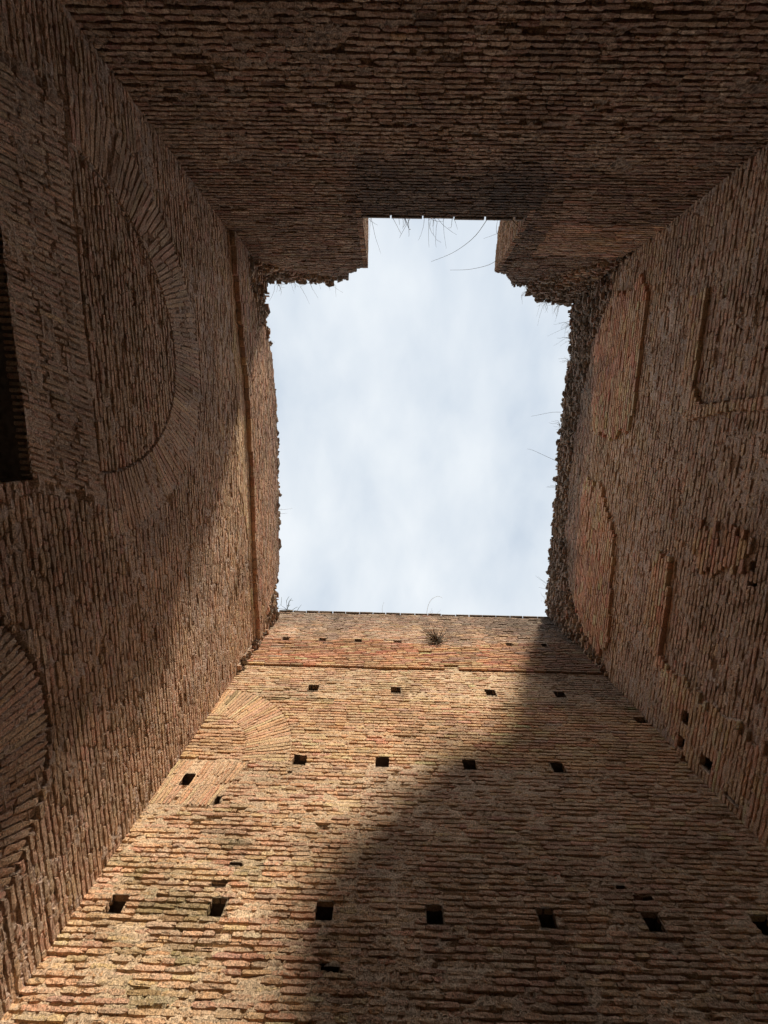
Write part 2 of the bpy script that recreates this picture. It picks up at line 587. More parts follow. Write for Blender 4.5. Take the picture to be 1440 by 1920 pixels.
def jack_arch(bk, fr, u0, u1, z0, z1, um, lean, thick, zn, keep, stain=None, rings=1):
    """flat arch: near-vertical bricks that lean away from the middle um"""
    n = int((u1 - u0) / thick)
    hh = (z1 - z0) / rings
    for k in range(n):
        u = u0 + (u1 - u0) * (k + .5) / n
        s = lean * (u - um)
        cuts = sorted([z0, z1] + [z0 + (z1 - z0) * (q + 1) / rings + rng.uniform(-.3, .3) * (z1 - z0) / rings for q in range(rings - 1)])
        for ca_, cb_ in zip(cuts[:-1], cuts[1:]):
            zc = .5 * (ca_ + cb_); hh = cb_ - ca_
            uu = u + s * (zc - .5 * (z0 + z1))
            if not all(keep(uu + s * q * hh, zc + q * hh) for q in (-.4, -.2, 0, .2, .4)): continue
            A = fr.U * s + fr.Z; A = A / np.linalg.norm(A)
            P = fr.at(np.array(uu), np.array(zc), np.array(rng.normal(zn.proud + .001, zn.psd * .3)))
            bk.add(P, A, fr.N, hh - rng.uniform(.008, .03), thick - rng.uniform(.01, .016), brick_colour(zn, uu, zc, stain), rng.integers(NVAR))

def hole_lining(parent, fr, ua, ub, za, zb, depth=.42, w0=-.012, name='putlog_hole', jit=.012):
    j = lambda: rng.normal(0, jit)
    c = [(ua + j(), za + j()), (ub + j(), za + j()), (ub + j(), zb + j()), (ua + j(), zb + j())]
    V = [fr.at(np.array(u), np.array(z), np.array(w0)) for u, z in c] + [fr.at(np.array(u), np.array(z), np.array(-depth)) for u, z in c]
    f = [np.array([[0, 1, 5, 4], [1, 2, 6, 5], [2, 3, 7, 6], [3, 0, 4, 7], [4, 5, 6, 7]])]
    return link_mesh(name, np_mesh(name, np.array(V), f), MAT_HOLE, parent)

def core(parent, fr, poly, w0, w1, name='wall_core', front=True):
    """extruded profile (u,z) between depths w0 and w1"""
    n = len(poly)
    P = np.array(poly, float)
    V = np.vstack([fr.at(P[:, 0], P[:, 1], np.full(n, w0)), fr.at(P[:, 0], P[:, 1], np.full(n, w1))])
    me = bpy.data.meshes.new(name)
    fs = [[i, (i + 1) % n, n + (i + 1) % n, n + i] for i in range(n)]
    if front: fs.append(list(range(n))[::-1])
    fs.append([n + i for i in range(n)])
    me.from_pydata([tuple(v) for v in V], [], fs)
    return link_mesh(name, me, MAT_CORE, parent)

def top_strip(parent, fr, prof, w0, w1, name='wall_top'):
    P = np.array(prof, float); n = len(P)
    V = np.vstack([fr.at(P[:, 0], P[:, 1], np.full(n, w0)), fr.at(P[:, 0], P[:, 1], np.full(n, w1))])
    f = np.array([[i, i + 1, n + i + 1, n + i] for i in range(n - 1)])
    return link_mesh(name, np_mesh(name, V, [f]), MAT_CORE, parent)

def course_edges(z0, z1, fn):
    e = [z0]
    while e[-1] < z1: e.append(e[-1] + fn(e[-1]) * rng.uniform(.95, 1.05))
    return np.array(e)
def prof_fn(pts):
    p = np.array(pts, float)
    return lambda u: np.interp(u, p[:, 0], p[:, 1])
def rect(u, z, a, b, c, d): return (u > a) & (u < b) & (z > c) & (z < d)

# ================================================================== SETTING
gv = np.array([[-300, -300, 0], [300, -300, 0], [300, 300, 0], [-300, 300, 0]], float)
g = link_mesh('ground', np_mesh('ground', gv, [np.array([[0, 1, 2, 3]])]), MAT_GROUND)
tag(g, kind='structure')

# ================================================================== FRONT WALL (sunlit, bottom of the picture)
wf = empty('brick_wall', (0.8, YF, 0))
tag(wf, 'partly sunlit brick wall with four rows of square putlog holes', 'wall', 'walls of the open shaft', 'thing')
F_TOP = 11.56
HOLES_F = []
for u in (-2.36, -1.49, -.64, .30, 2.94, 3.78): HOLES_F.append((u, 10.03, .17, .17))
for u in (-1.35, .23, 2.03, 3.34): HOLES_F.append((u, 8.19, .2, .18))
for u in (-1.21, 0.0, 1.28, 2.56): HOLES_F.append((u, 6.49, .185, .17))
for u in (-2.61, -1.60, -.54, .55, 1.65, 2.69, 3.77): HOLES_F.append((u, 4.665, .165, .165))
HOLES_F += [(-2.66, 6.11, .15, .17), (-2.11, 5.82, .07, .09), (-.42, 4.245, .17, .035), (-1.30, 6.28, .06, .06),
            (2.72, 4.86, .2, .06), (2.55, 4.95, .1, .05), (4.44, 7.55, .2, .18), (-1.68, 4.86, .16, .05), (-1.58, 5.06, .14, .03),
            (-1.45, 5.16, .22, .03), (-1.25, 5.06, .2, .028), (1.85, 9.98, .5, .035), (2.4, 9.98, .3, .03), (.9, 9.55, .3, .03)]
FAN_C, FAN_R0, FAN_R1 = (-3.0, 6.45), .95, 1.63
def front_zone(u, z):
    u, z = np.broadcast_arrays(np.asarray(u, float), np.asarray(z, float))
    k = np.full(u.shape, 5)
    n = vnoise(u * 1.3, z * 1.3, 3)
    k = np.where(z > 6.45, 4, k)
    k = np.where(z > 7.85 + .05 * n, 3, k)
    lo = np.where((u > 1.25) & (u < 1.55), 9.03, 8.9)
    k = np.where((z > lo), 2, k)
    k = np.where(z > 9.75 + .5 * vnoise(u * .9, z * 0, 8), 1, k)
    k = np.where((z < 6.45) & (u > -.3 + .6 * (n - .5)), 6, k)
    r = np.hypot(u - FAN_C[0], z - FAN_C[1])
    k = np.where((r > FAN_R0) & (r < FAN_R1) & (z > 6.47), 7, k)
    k = np.where(rect(u, z, -3.2, -1.93 - .29 * (6.44 - z) , 5.72, 6.44), 8, k)
    k = np.where(z > F_TOP, 0, k)
    for hu, hz, hw, hh in HOLES_F:
        k = np.where(rect(u, z, hu - hw / 2, hu + hw / 2, hz - hh / 2, hz + hh / 2), 0, k)
    return k
FZ = {1: Zone([3, 1, .6, 2, 2, .3, 4], smear=.5, psd=.005, joint=(-.004, -.035), jmix=.6, mortar=(.37, .31, .245), length=(.2, .34), blend=.5),
      2: Zone([2, 6, 4, 2, 1, 2, .3], smear=.15, psd=.004, joint=(-.016, -.04), jmix=.8, mortar=(.30, .215, .155), offset=.045, length=(.22, .36), miss=.012, blend=.3, jw=(.012, .02)),
      3: Zone([6, 2, .3, 2, .5, 1, .5], smear=.65, psd=.006, joint=(.0, -.025), jmix=.5, mortar=(.48, .39, .27), length=(.18, .3), blend=.6),
      4: Zone([5, 6, 1, 2, .5, 2, .2], smear=.35, psd=.004, joint=(-.002, -.028), jmix=.6, mortar=(.44, .325, .21), length=(.2, .32), blend=.5),
      5: Zone([4, 6, 2, 3, 1, 2, .3], smear=.62, psd=.008, joint=(.003, -.04), jmix=.42, mortar=(.47, .37, .255), length=(.14, .3), miss=.015, blend=.5, jw=(.008, .017)),
      6: Zone([3.5, 3, 2, 3.5, 1.5, 1.5, 1], smear=.8, psd=.009, joint=(.001, -.036), jmix=.43, mortar=(.47, .375, .275), length=(.14, .3), miss=.015, blend=.6, jw=(.008, .017)),
      7: Zone([4, 5, 1, 2, 0, 2, 0], smear=.45, bricks=False, psd=.004, joint=(-.004, -.016), mortar=(.45, .34, .23), blend=.75),
      8: Zone([3, 5, 1.5, 2, .2, 2, 0], smear=.45, bricks=False, psd=.004, joint=(-.004, -.016), mortar=(.45, .34, .23), blend=.7)}
def front_stain(u, z):
    a = sstep(.56, .74, fbm(u * 2.3 + 3, z * 3.2, 61)) * sstep(-.6, -1.6, u) * sstep(6.0, 5.2, z) * .6
    b = sstep(10.2, 11.3, z + .8 * (fbm(u * .9, z * 2, 62) - .5)) * .55
    c = sstep(.58, .72, fbm(u * .9, z * 1.4, 63)) * .3
    d = sstep(2.6, 3.6, u + .9 * (fbm(u * .7, z * .7, 64) - .5)) * sstep(7.0, 8.4, z) * .62
    e = sstep(7.9, 7.86, np.abs(z - 7.86) + 7.84) * sstep(.4, .6, fbm(u * 2, z * 0, 65)) * .6
    st = sstep(.56, .72, fbm(u * 3.2, z * .22, 66)) * sstep(8.2, 11.2, z) * .4
    hs = 0 * u
    for hu, hz, hw, hh in HOLES_F[:21]:
        dz = hz - hh / 2 - z
        hs = np.maximum(hs, sstep(hw * .75, hw * .3, np.abs(u - hu + .03 * np.sin(z * 9 + hu))) * sstep(-.02, .04, dz) * sstep(.55, .05, dz))
    hs = hs * .38 * (.4 + fbm(u * 5, z * 3, 67))
    return [(SOOT * 1.3, st), (SOOT * 1.2, hs), (LICHEN, a), (SOOT * 1.5, b), (np.array([.16, .12, .085]), c), (SOOT, d), (LICHEN * .8, e)]
F_EDGES = course_edges(3.1, F_TOP - .03, lambda z: .051 + .017 * float(sstep(4.0, 8.5, z)))
F_EDGES[-1] = F_TOP
bf = masonry(wf, FRONT, (XL - .02, XR + .02), F_EDGES, FZ, front_zone, front_stain, seed=1)
emit_bricks(bf, wf, 'brick', 'brickwork', 298)
fan = empty('relieving_arch', parent=wf); tag(fan, 'fan of slanting orange bricks cut off by the neighbouring wall')
bv = Bricks()
radial_bricks(bv, FRONT, FAN_C, FAN_R0, FAN_R1, -.0, 1.57, .06, FZ[7], lambda u, z: u > XL - .05 and z > 6.47, front_stain, rings=2)
emit_bricks(bv, fan, 'voussoir', 'voussoirs', 298)
jk = empty('flat_arch', parent=wf); tag(jk, 'panel of upright orange bricks beside a ragged hole')
bv = Bricks()
jack_arch(bv, FRONT, -3.2, -1.98, 5.73, 6.43, -3.3, .21, .055, FZ[8], lambda u, z: u > XL - .03 and front_zone(u, z) == 8, front_stain, rings=2)
bv2 = [r for r in bv.rows]
emit_bricks(bv, jk, 'voussoir', 'voussoirs', 298)
for hu, hz, hw, hh in HOLES_F:
    hole_lining(wf, FRONT, hu - hw / 2 - .02, hu + hw / 2 + .02, hz - hh / 2 - .012, hz + hh / 2 + .012, depth=.42 if hh > .1 else .12, jit=.006)
core(wf, FRONT, [(XL - 1.2, -.2), (XR + 1.2, -.2), (XR + 1.2, F_TOP - .01), (XL - 1.2, F_TOP - .01)], -.55, -1.2)
core(wf, FRONT, [(XL, -.2), (XR, -.2), (XR, 3.095), (XL, 3.095)], -.005, -.545, name='wall_base')
top_strip(wf, FRONT, [(XL - 1.2, F_TOP - .012), (XR + 1.2, F_TOP - .012)], -.02, -.56)
# capping tiles
def cap_tiles(parent, fr, u0, u1, z, length, gap, proud=.035, thick=.035, deep=.35):
    u = u0
    while u < u1 - .05:
        L = min(length * rng.uniform(.92, 1.08), u1 - u)
        a, b = u, u + L - gap * rng.uniform(.6, 1.5)
        zz = z + rng.normal(0, .004)
        p = proud + rng.normal(0, .006)
        V = []
        for w in (p, -deep):
            for (uu, z2) in ((a, zz), (b, zz + rng.normal(0, .003)), (b, zz + thick), (a, zz + thick)):
                V.append(fr.at(np.array(uu), np.array(z2), np.array(w)))
        f = [np.array([[0, 1, 2, 3], [4, 7, 6, 5], [0, 4, 5, 1], [1, 5, 6, 2], [2, 6, 7, 3], [3, 7, 4, 0]])]
        c = np.tile([[.13, .11, .095, .3]], (8, 1)) * rng.uniform(.8, 1.2)
        link_mesh('capping_tile', np_mesh('capping_tile', np.array(V), f, c), MAT_BRICK, parent)
        u += L
cap_tiles(wf, FRONT, XL, XR, F_TOP + .004, .38, .018)

# ================================================================== LEFT WALL
wlft = empty('brick_wall', (XL, .3, 0))
tag(wlft, 'brown brick wall with a large relieving arch over a dark doorway', 'wall', 'walls of the open shaft', 'thing')
L_top = prof_fn([(-3.9, 11.1), (-3.3, 10.98), (-3.0, 10.98), (-2.2, 11.18), (-1.1, 11.5), (.9, 11.6), (2.3, 11.45), (3.4, 11.25), (4.6, 11.12)])
def l_top(u): return L_top(u) + .10 * (vnoise(u * 6, 0 * u, 71) - .5) + .05 * (vnoise(u * 15, 0 * u, 72) - .5)
SLOT = prof_fn([(-3.9, 9.06), (-3.0, 9.18), (-2.02, 9.33), (-1.62, 9.40), (-1.5, 9.46), (-.84, 9.54), (.69, 9.62), (1.84, 9.62), (4.3, 9.66)])
AC, AR0, AR1 = (-1.2, 5.53), 1.49, 2.2
BC, BR0, BR1 = (2.3, 2.88), 1.05, 1.7
DOOR = (-2.75, .30, 4.71)
def left_zone(u, z):
    u, z = np.broadcast_arrays(np.asarray(u, float), np.asarray(z, float))
    k = np.full(u.shape, 1)
    k = np.where(z > 8.0 + .6 * fbm(u * .6, z * .6, 73), 2, k)
    s = SLOT(u)
    wd = np.interp(u, [-3.9, -3.0, -2.0, -.8, .2, .75, 1.1, 1.84, 3.7, 4.4], [.03, .12, .28, .44, .6, .66, .4, .2, .12, .08])
    k = np.where((z < s) & (z > s - wd * (1 + .15 * (vnoise(u * 2.2, 0 * u, 74) - .5))) & (u < 4.3), 3, k)
    k = np.where(z >= s, 5, k)
    lim = 11.4 - 1.6 * sstep(-1.9, -3.4, u) - 1.5 * sstep(3.0, 4.35, u) + .25 * (vnoise(u * 5, z * 5, 75) - .5)
    k = np.where(z > np.minimum(lim, l_top(u) - .02), 6, k)
    k = np.where((u > 4.33 + .1 * (vnoise(z * 3, z * 0, 76) - .5)) & (z > 8.6), 6, k)
    r = np.hypot(u - AC[0], z - AC[1])
    k = np.where((z > 5.5) & (r < AR0 - .01), 9, k)
    k = np.where((z > 5.5) & (r > AR0) & (r < AR1), 7, k)
    k = np.where((z > 5.5) & (r >= AR0 - .010) & (r <= AR0 + .008), 11, k)
    r2 = np.hypot(u - BC[0], z - BC[1])
    k = np.where((r2 < BR1) & (r2 > BR0), 8, k)
    k = np.where((r2 >= BR1) & (r2 <= BR1 + .022), 11, k)
    k = np.where((z > DOOR[2]) & (z < 5.5) & (u > DOOR[0] - .28 * (z - DOOR[2]) - .1) & (u < DOOR[1] + .1 + .28 * (z - DOOR[2])), 10, k)
    k = np.where((z > 5.485) & (z < 5.505) & (u > -2.3) & (u < .1) & (vnoise(u * 2.1, 0 * u, 77) > .35), 11, k)
    k = np.where((u > DOOR[0]) & (u < DOOR[1]) & (z < DOOR[2]), 0, k)
    k = np.where(z > l_top(u), 0, k)
    return k
brown = [1.8, 1.0, 1.6, 3.8, 3, .3, 3.2]
dusty = dict(smear=.75, psd=.009, joint=(.001, -.036), jmix=.43, blend=.75, jw=(.008, .016), mortar=(.375, .30, .255), bright=.94)
LZ = {1: Zone(brown, length=(.14, .28), miss=.012, **dusty),
      2: Zone([3, 1.5, 1, 3, 2, 1, 1.5], smear=.75, psd=.012, joint=(.0, -.05), jmix=.5, blend=.7, jw=(.009, .017), mortar=(.39, .312, .262), length=(.16, .28), miss=.015),
      3: Zone([5, 4, .5, 3, 0, 1, 0], smear=.55, psd=.003, joint=(-.002, -.006), jmix=.3, mortar=(.55, .43, .31), offset=.014, length=(.3, .5), miss=0, blend=.6, jw=(.006, .01), bright=1.12),
      5: Zone([1.5, 1.5, 2.5, 2.5, 3, .3, 3], smear=.5, psd=.007, joint=(-.004, -.035), jmix=.6, mortar=(.36, .295, .24), length=(.18, .3), miss=.015, blend=.55, offset=.105),
      6: Zone(brown, bricks=False, rubble=True, sheet=-.05, mortar=(.27, .225, .18), offset=.07),
      7: Zone(brown, bricks=False, smear=.75, psd=.004, joint=(.0, -.018), jmix=.45, mortar=(.375, .30, .255), blend=.85, bright=.94),
      8: Zone(brown, bricks=False, smear=.75, psd=.008, joint=(.0, -.028), jmix=.55, mortar=(.375, .30, .255), blend=.75, bright=.94),
      9: Zone(brown, smear=.75, psd=.011, joint=(.0, -.05), jmix=.53, mortar=(.37, .285, .225), length=(.14, .26), miss=.012, offset=-.008, blend=.75, jw=(.009, .018), bright=.92),
      10: Zone(brown, bricks=False, smear=.8, psd=.009, joint=(.001, -.022), jmix=.45, mortar=(.365, .28, .22), blend=.85, bright=.92),
      11: Zone(brown, bricks=False, sheet=-.06, mortar=(.2, .15, .12))}
def left_stain(u, z):
    a = sstep(.55, .72, fbm(u * .8, z * .9, 81)) * .28
    b = sstep(10.4, 11.6, z + .9 * (fbm(u * 1.2, z * 1.5, 82) - .5)) * .5
    st = sstep(.55, .72, fbm(u * 2.6, z * .25, 83)) * sstep(5.5, 10.0, z) * .3
    return [(np.array([.15, .105, .085]), a), (SOOT * 1.6, b), (SOOT * 1.3, st)]
L_EDGES = course_edges(3.0, 12.05, lambda z: .053 + .008 * float(sstep(4.5, 8.5, z)))
bl = masonry(wlft, LEFT, (YB - .02, YF + .02), L_EDGES, LZ, left_zone, left_stain, seed=2)
emit_bricks(bl, wlft, 'brick', 'brickwork', 298)
ra = empty('relieving_arch', parent=wlft); tag(ra, 'wide semicircular ring of radial bricks above the dark doorway')
bv = Bricks()
radial_bricks(bv, LEFT, AC, AR0 + .015, AR1, .0, math.pi, .062, LZ[7], lambda u, z: left_zone(u, z) == 7 and u > YB + .02 and rng.random() > .06, left_stain, rings=3)
emit_bricks(bv, ra, 'voussoir', 'voussoirs', 298)
rb = empty('relieving_arch', parent=wlft); tag(rb, 'lower arch of slanting bricks outlined by a black crack')
bv = Bricks()
radial_bricks(bv, LEFT, BC, BR0, BR1, .1, math.pi - .1, .062, LZ[8], lambda u, z: z > 3.0, left_stain, rings=2)
emit_bricks(bv, rb, 'voussoir', 'voussoirs', 298)
fa = empty('flat_arch', parent=wlft); tag(fa, 'flat arch of upright bricks forming the doorway lintel')
bv = Bricks()
jack_arch(bv, LEFT, DOOR[0] - .12, DOOR[1] + .12, DOOR[2], 5.47, -1.22, .22, .056, LZ[10], lambda u, z: left_zone(u, z) == 10 and u > YB + .02, left_stain, rings=3)
emit_bricks(bv, fa, 'voussoir', 'voussoirs', 298)
# doorway passage through the wall
dr = [LEFT.at(np.array(u), np.array(z), np.array(w)) for w in (-.03, -3.2) for u, z in ((DOOR[0], 0.0), (DOOR[1], 0.0), (DOOR[1], DOOR[2] + .02), (DOOR[0], DOOR[2] + .02))]
link_mesh('doorway', np_mesh('doorway', np.array(dr), [np.array([[1, 2, 6, 5], [2, 3, 7, 6], [3, 0, 4, 7], [4, 5, 6, 7]])]), MAT_HOLE, wlft)
lp = [(u, float(l_top(np.array(u))) - .03) for u in np.arange(YB - 1.2, YF + 1.21, .15)]
core(wlft, LEFT, [(lp[0][0], -.2), (DOOR[0], -.2), (DOOR[0], DOOR[2] + .02), (DOOR[1], DOOR[2] + .02), (DOOR[1], -.2), (lp[-1][0], -.2)] + lp[::-1], -.55, -1.2)
core(wlft, LEFT, [(YB, -.2), (DOOR[0] - .01, -.2), (DOOR[0] - .01, 2.995), (YB, 2.995)], -.005, -.545, name='wall_base')
core(wlft, LEFT, [(DOOR[1] + .01, -.2), (YF, -.2), (YF, 2.995), (DOOR[1] + .01, 2.995)], -.005, -.545, name='wall_base')
top_strip(wlft, LEFT, lp, -.02, -.56)

# ================================================================== RIGHT WALL
wr = empty('brick_wall', (XR, .3, 0))
tag(wr, 'shaded brick wall with reddish repair patches and jagged rubble top', 'wall', 'walls of the open shaft', 'thing')
R_top = prof_fn([(-3.9, 12.08), (-3.2, 11.98), (-2.7, 11.9), (-.7, 12.06), (1.4, 11.94), (2.9, 11.95), (4.6, 11.8)])
def r_top(u): return R_top(u) + .16 * np.abs(((u * 3.1) % 1.0) - .5) + .16 * (vnoise(u * 7, 0 * u, 91) - .5)
PATCH = [[(-3.15, 9.05), (-2.95, 8.93), (-2.2, 8.90), (-.85, 8.93), (-.8, 9.0), (-.55, 9.0), (-.5, 9.1), (-.38, 9.1), (-.44, 10.27), (-1.4, 10.5), (-2.48, 10.58), (-3.2, 10.1)],
         [(.62, 10.42), (.58, 9.98), (.7, 9.98), (.7, 9.86), (.58, 9.86), (.58, 9.64), (.85, 9.64), (.95, 9.5), (1.1, 9.45), (1.2, 9.3), (1.45, 9.2), (1.55, 9.07), (2.4, 8.98), (3.69, 8.82), (4.3, 9.15), (3.51, 10.29), (2.0, 10.45)],
         [(1.6, 7.82), (1.58, 7.48), (2.4, 7.45), (3.21, 7.44), (3.4, 7.02), (3.4, 7.45), (2.88, 7.85), (2.2, 7.88)],
         [(.92, 7.13), (.95, 6.6), (1.0, 6.25), (1.42, 6.30), (1.6, 6.7), (1.56, 7.01), (1.3, 7.12)],
         [(3.35, 7.4), (3.33, 6.98), (3.42, 6.5), (3.37, 6.0), (3.4, 5.2), (3.5, 4.8), (4.6, 4.6), (4.6, 6.2), (4.45, 6.9), (3.9, 7.3)],
         [(-2.4, 7.85), (-2.4, 7.58), (-1.07, 7.57), (-.85, 7.45), (-.75, 7.35), (-.75, 6.4), (-.75, 5.6), (-.58, 5.6), (-.58, 6.4), (-.62, 6.9), (-.53, 7.6), (-.7, 7.75)]]
HOLES_R = [(3.85, 6.78, .2, .13), (4.27, 6.80, .2, .11), (4.22, 6.34, .2, .2), (1.32, 6.22, .14, .1), (1.55, 6.2, .05, .12), (4.36, 5.9, .05, .2)]
def right_zone(u, z):
    u, z = np.broadcast_arrays(np.asarray(u, float), np.asarray(z, float))
    k = np.full(u.shape, 1)
    k = np.where(z > 8.2 + .7 * fbm(u * .6, z * .6, 92), 2, k)
    k = np.where(z > 10.6 - .3 * fbm(u, z, 93), 3, k)
    for i, p in enumerate(PATCH):
        ju = (.26, .26, .12, .2, .2, .03)[i] * (_tab[(np.floor(z / .061).astype(int) * 7 + i * 31) & 255, 5] - .5)
        k = np.where(inpoly(u + ju, z, p), [5, 6, 7, 8, 9, 10][i], k)
    lim = np.interp(u, [-3.9, -3.4, -2.5, 0, 2, 3.3, 3.9, 4.3, 4.6], [10.1, 10.2, 10.8, 11.3, 11.2, 10.7, 10.0, 8.9, 8.6]) + .3 * (fbm(u * 3, z * 3, 95) - .5)
    k = np.where(z > np.minimum(lim, r_top(u) - .02), 4, k)
    k = np.where(z > r_top(u), 0, k)
    for hu, hz, hw, hh in HOLES_R:
        k = np.where(rect(u, z, hu - hw / 2, hu + hw / 2, hz - hh / 2, hz + hh / 2), 0, k)
    return k
redp = [.8, 4, 5, 5, .5, 0, 0]
RZ = {1: Zone(brown, length=(.14, .28), miss=.012, **dusty),
      2: Zone([3, 1.5, 1, 3, 2, 1, 1.5], smear=.75, psd=.012, joint=(.0, -.05), jmix=.5, blend=.7, jw=(.009, .017), mortar=(.39, .312, .262), length=(.16, .28), miss=.02),
      3: Zone([1.5, 1, 1.5, 2.5, 3, .3, 3.5], smear=.4, psd=.006, joint=(-.006, -.035), jmix=.7, mortar=(.31, .26, .215), length=(.18, .3), miss=.02, blend=.5),
      4: Zone(brown, bricks=False, rubble=True, sheet=-.06, mortar=(.25, .21, .17))}
for i, off in enumerate((.06, .06, .07, .04, .045, .06)):
    RZ[5 + i] = Zone((redp, redp, redp, [2, 4, 3, 3, 1, 1, .3], [3, 4, 2.5, 3, 1, 1, .3], [4, 2, 1, 3, 1, 1, 1])[i], smear=(.15, .15, .2, .3, .4, .45)[i], psd=.0035, blend=.5,
                     joint=(-.010, -.03) if i < 4 else (-.003, -.016), jmix=.7 if i < 4 else .5, mortar=(.31, .225, .17) if i < 4 else (.40, .30, .225), offset=off, length=(.2, .34),
                     miss=.012, bright=(1.25, 1.25, 1.25, 1.1, 1.15, 1.12)[i])
def right_stain(u, z):
    a = sstep(.55, .72, fbm(u * .8, z * .9, 101)) * .28
    b = sstep(10.1, 11.3, z + .7 * (fbm(u * 1.2, z * 1.5, 102) - .5)) * .6
    st = sstep(.55, .72, fbm(u * 2.6, z * .25, 103)) * sstep(6.5, 10.5, z) * .35
    return [(np.array([.14, .105, .085]), a), (SOOT * 1.5, b), (SOOT * 1.2, st)]
R_EDGES = course_edges(3.0, 12.3, lambda z: .054 + .009 * float(sstep(5.0, 8.5, z)))
br = masonry(wr, RIGHT, (YB - .02, YF + .02), R_EDGES, RZ, right_zone, right_stain, seed=3, rubble_density=120)
emit_bricks(br, wr, 'brick', 'brickwork', 298)
for hu, hz, hw, hh in HOLES_R:
    hole_lining(wr, RIGHT, hu - hw / 2 - .02, hu + hw / 2 + .02, hz - hh / 2 - .012, hz + hh / 2 + .012, depth=.4, jit=.01)
rp = [(u, float(r_top(np.array(u))) - .03) for u in np.arange(YB - 1.2, YF + 1.21, .08)]
core(wr, RIGHT, [(rp[0][0], -.2), (rp[-1][0], -.2)] + rp[::-1], -.55, -1.2)
core(wr, RIGHT, [(YB, -.2), (YF, -.2), (YF, 2.995), (YB, 2.995)], -.005, -.545, name='wall_base')
top_strip(wr, RIGHT, rp, -.02, -.56)

# ================================================================== BACK WALL (dark, top of the picture)
wb = empty('brick_wall', (.8, YB, 0))
tag(wb, 'dark brick wall with a broken rectangular notch open to the sky', 'wall', 'walls of the open shaft', 'thing')
NU0, NU1, NSILL, JT = -.54, 2.16, 8.55, .9
B_top = prof_fn([(-3.0, 11.2), (-2.77, 11.19), (-1.7, 11.15), (-1.02, 11.0), (-.98, 10.62), (-.80, 10.58), (-.78, 10.42), (-.55, 10.40), (-.539, 8.55),
                 (2.159, 8.55), (2.17, 10.47), (2.45, 10.6), (2.74, 11.08), (3.1, 11.25), (3.3, 11.5), (3.67, 11.92), (4.0, 12.1), (4.6, 12.2)])
def b_top(u):
    u = np.asarray(u, float)
    j = np.where((u > NU0 - .3) & (u < NU1 + .3), 0, 1)
    return B_top(u) + j * (.12 * (vnoise(u * 6, 0 * u, 111) - .5) + .07 * (vnoise(u * 16, 0 * u, 112) - .5))
def back_zone(u, z):
    u, z = np.broadcast_arrays(np.asarray(u, float), np.asarray(z, float))
    k = np.full(u.shape, 1)
    k = np.where(z > 7.2 + .5 * fbm(u * .8, z * .8, 113), 2, k)
    k = np.where((z > 8.75) & (u > 2.6 + .2 * fbm(u * 3, z * 3, 116)) & (z < 9.75), 5, k)
    lim = np.interp(u, [-3.0, -2.85, -2.1, -1.16, -.9, 2.3, 2.9, 3.53, 3.97, 4.4, 4.6], [9.2, 10.1, 10.7, 10.82, 12, 12, 11.0, 10.6, 10.1, 9.85, 9.4]) + .22 * (fbm(u * 4, z * 4, 114) - .5)
    k = np.where(z > lim, 3, k)
    k = np.where(z > b_top(u), 0, k)
    return k
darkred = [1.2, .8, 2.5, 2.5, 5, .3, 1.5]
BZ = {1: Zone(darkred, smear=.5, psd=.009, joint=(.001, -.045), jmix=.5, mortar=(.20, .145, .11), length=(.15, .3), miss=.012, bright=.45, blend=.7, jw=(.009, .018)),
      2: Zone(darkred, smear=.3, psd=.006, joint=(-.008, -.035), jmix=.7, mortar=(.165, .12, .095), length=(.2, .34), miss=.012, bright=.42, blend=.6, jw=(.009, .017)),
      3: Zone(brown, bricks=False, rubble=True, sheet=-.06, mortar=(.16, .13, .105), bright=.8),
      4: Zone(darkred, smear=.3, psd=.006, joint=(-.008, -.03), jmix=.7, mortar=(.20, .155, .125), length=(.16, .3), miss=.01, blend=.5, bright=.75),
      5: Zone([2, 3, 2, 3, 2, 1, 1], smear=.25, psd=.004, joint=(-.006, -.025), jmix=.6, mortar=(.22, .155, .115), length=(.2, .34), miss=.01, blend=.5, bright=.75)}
def back_stain(u, z):
    a = sstep(.5, .7, fbm(u * .8, z * .9, 121)) * .3
    b = sstep(6.9, 7.9, z + .6 * (fbm(u * 1.2, z * 1.5, 122) - .5)) * sstep(1.9, 1.2, np.abs(u - .85)) * .72
    c = sstep(10.2, 11.4, z + .8 * (fbm(u * 1.2, z * 1.5, 123) - .5)) * .6
    return [(np.array([.115, .085, .07]), a), (SOOT * .75, b), (SOOT * 1.3, c)]
B_EDGES = np.concatenate([course_edges(3.4, NSILL - .03, lambda z: .061 + .0 * z)[:-1], [NSILL]])
B_EDGES = np.concatenate([B_EDGES, course_edges(NSILL + .062, 12.3, lambda z: .062)])
bb = masonry(wb, BACK, (XL - .02, XR + .02), B_EDGES, BZ, back_zone, back_stain, seed=4, rubble_density=120)
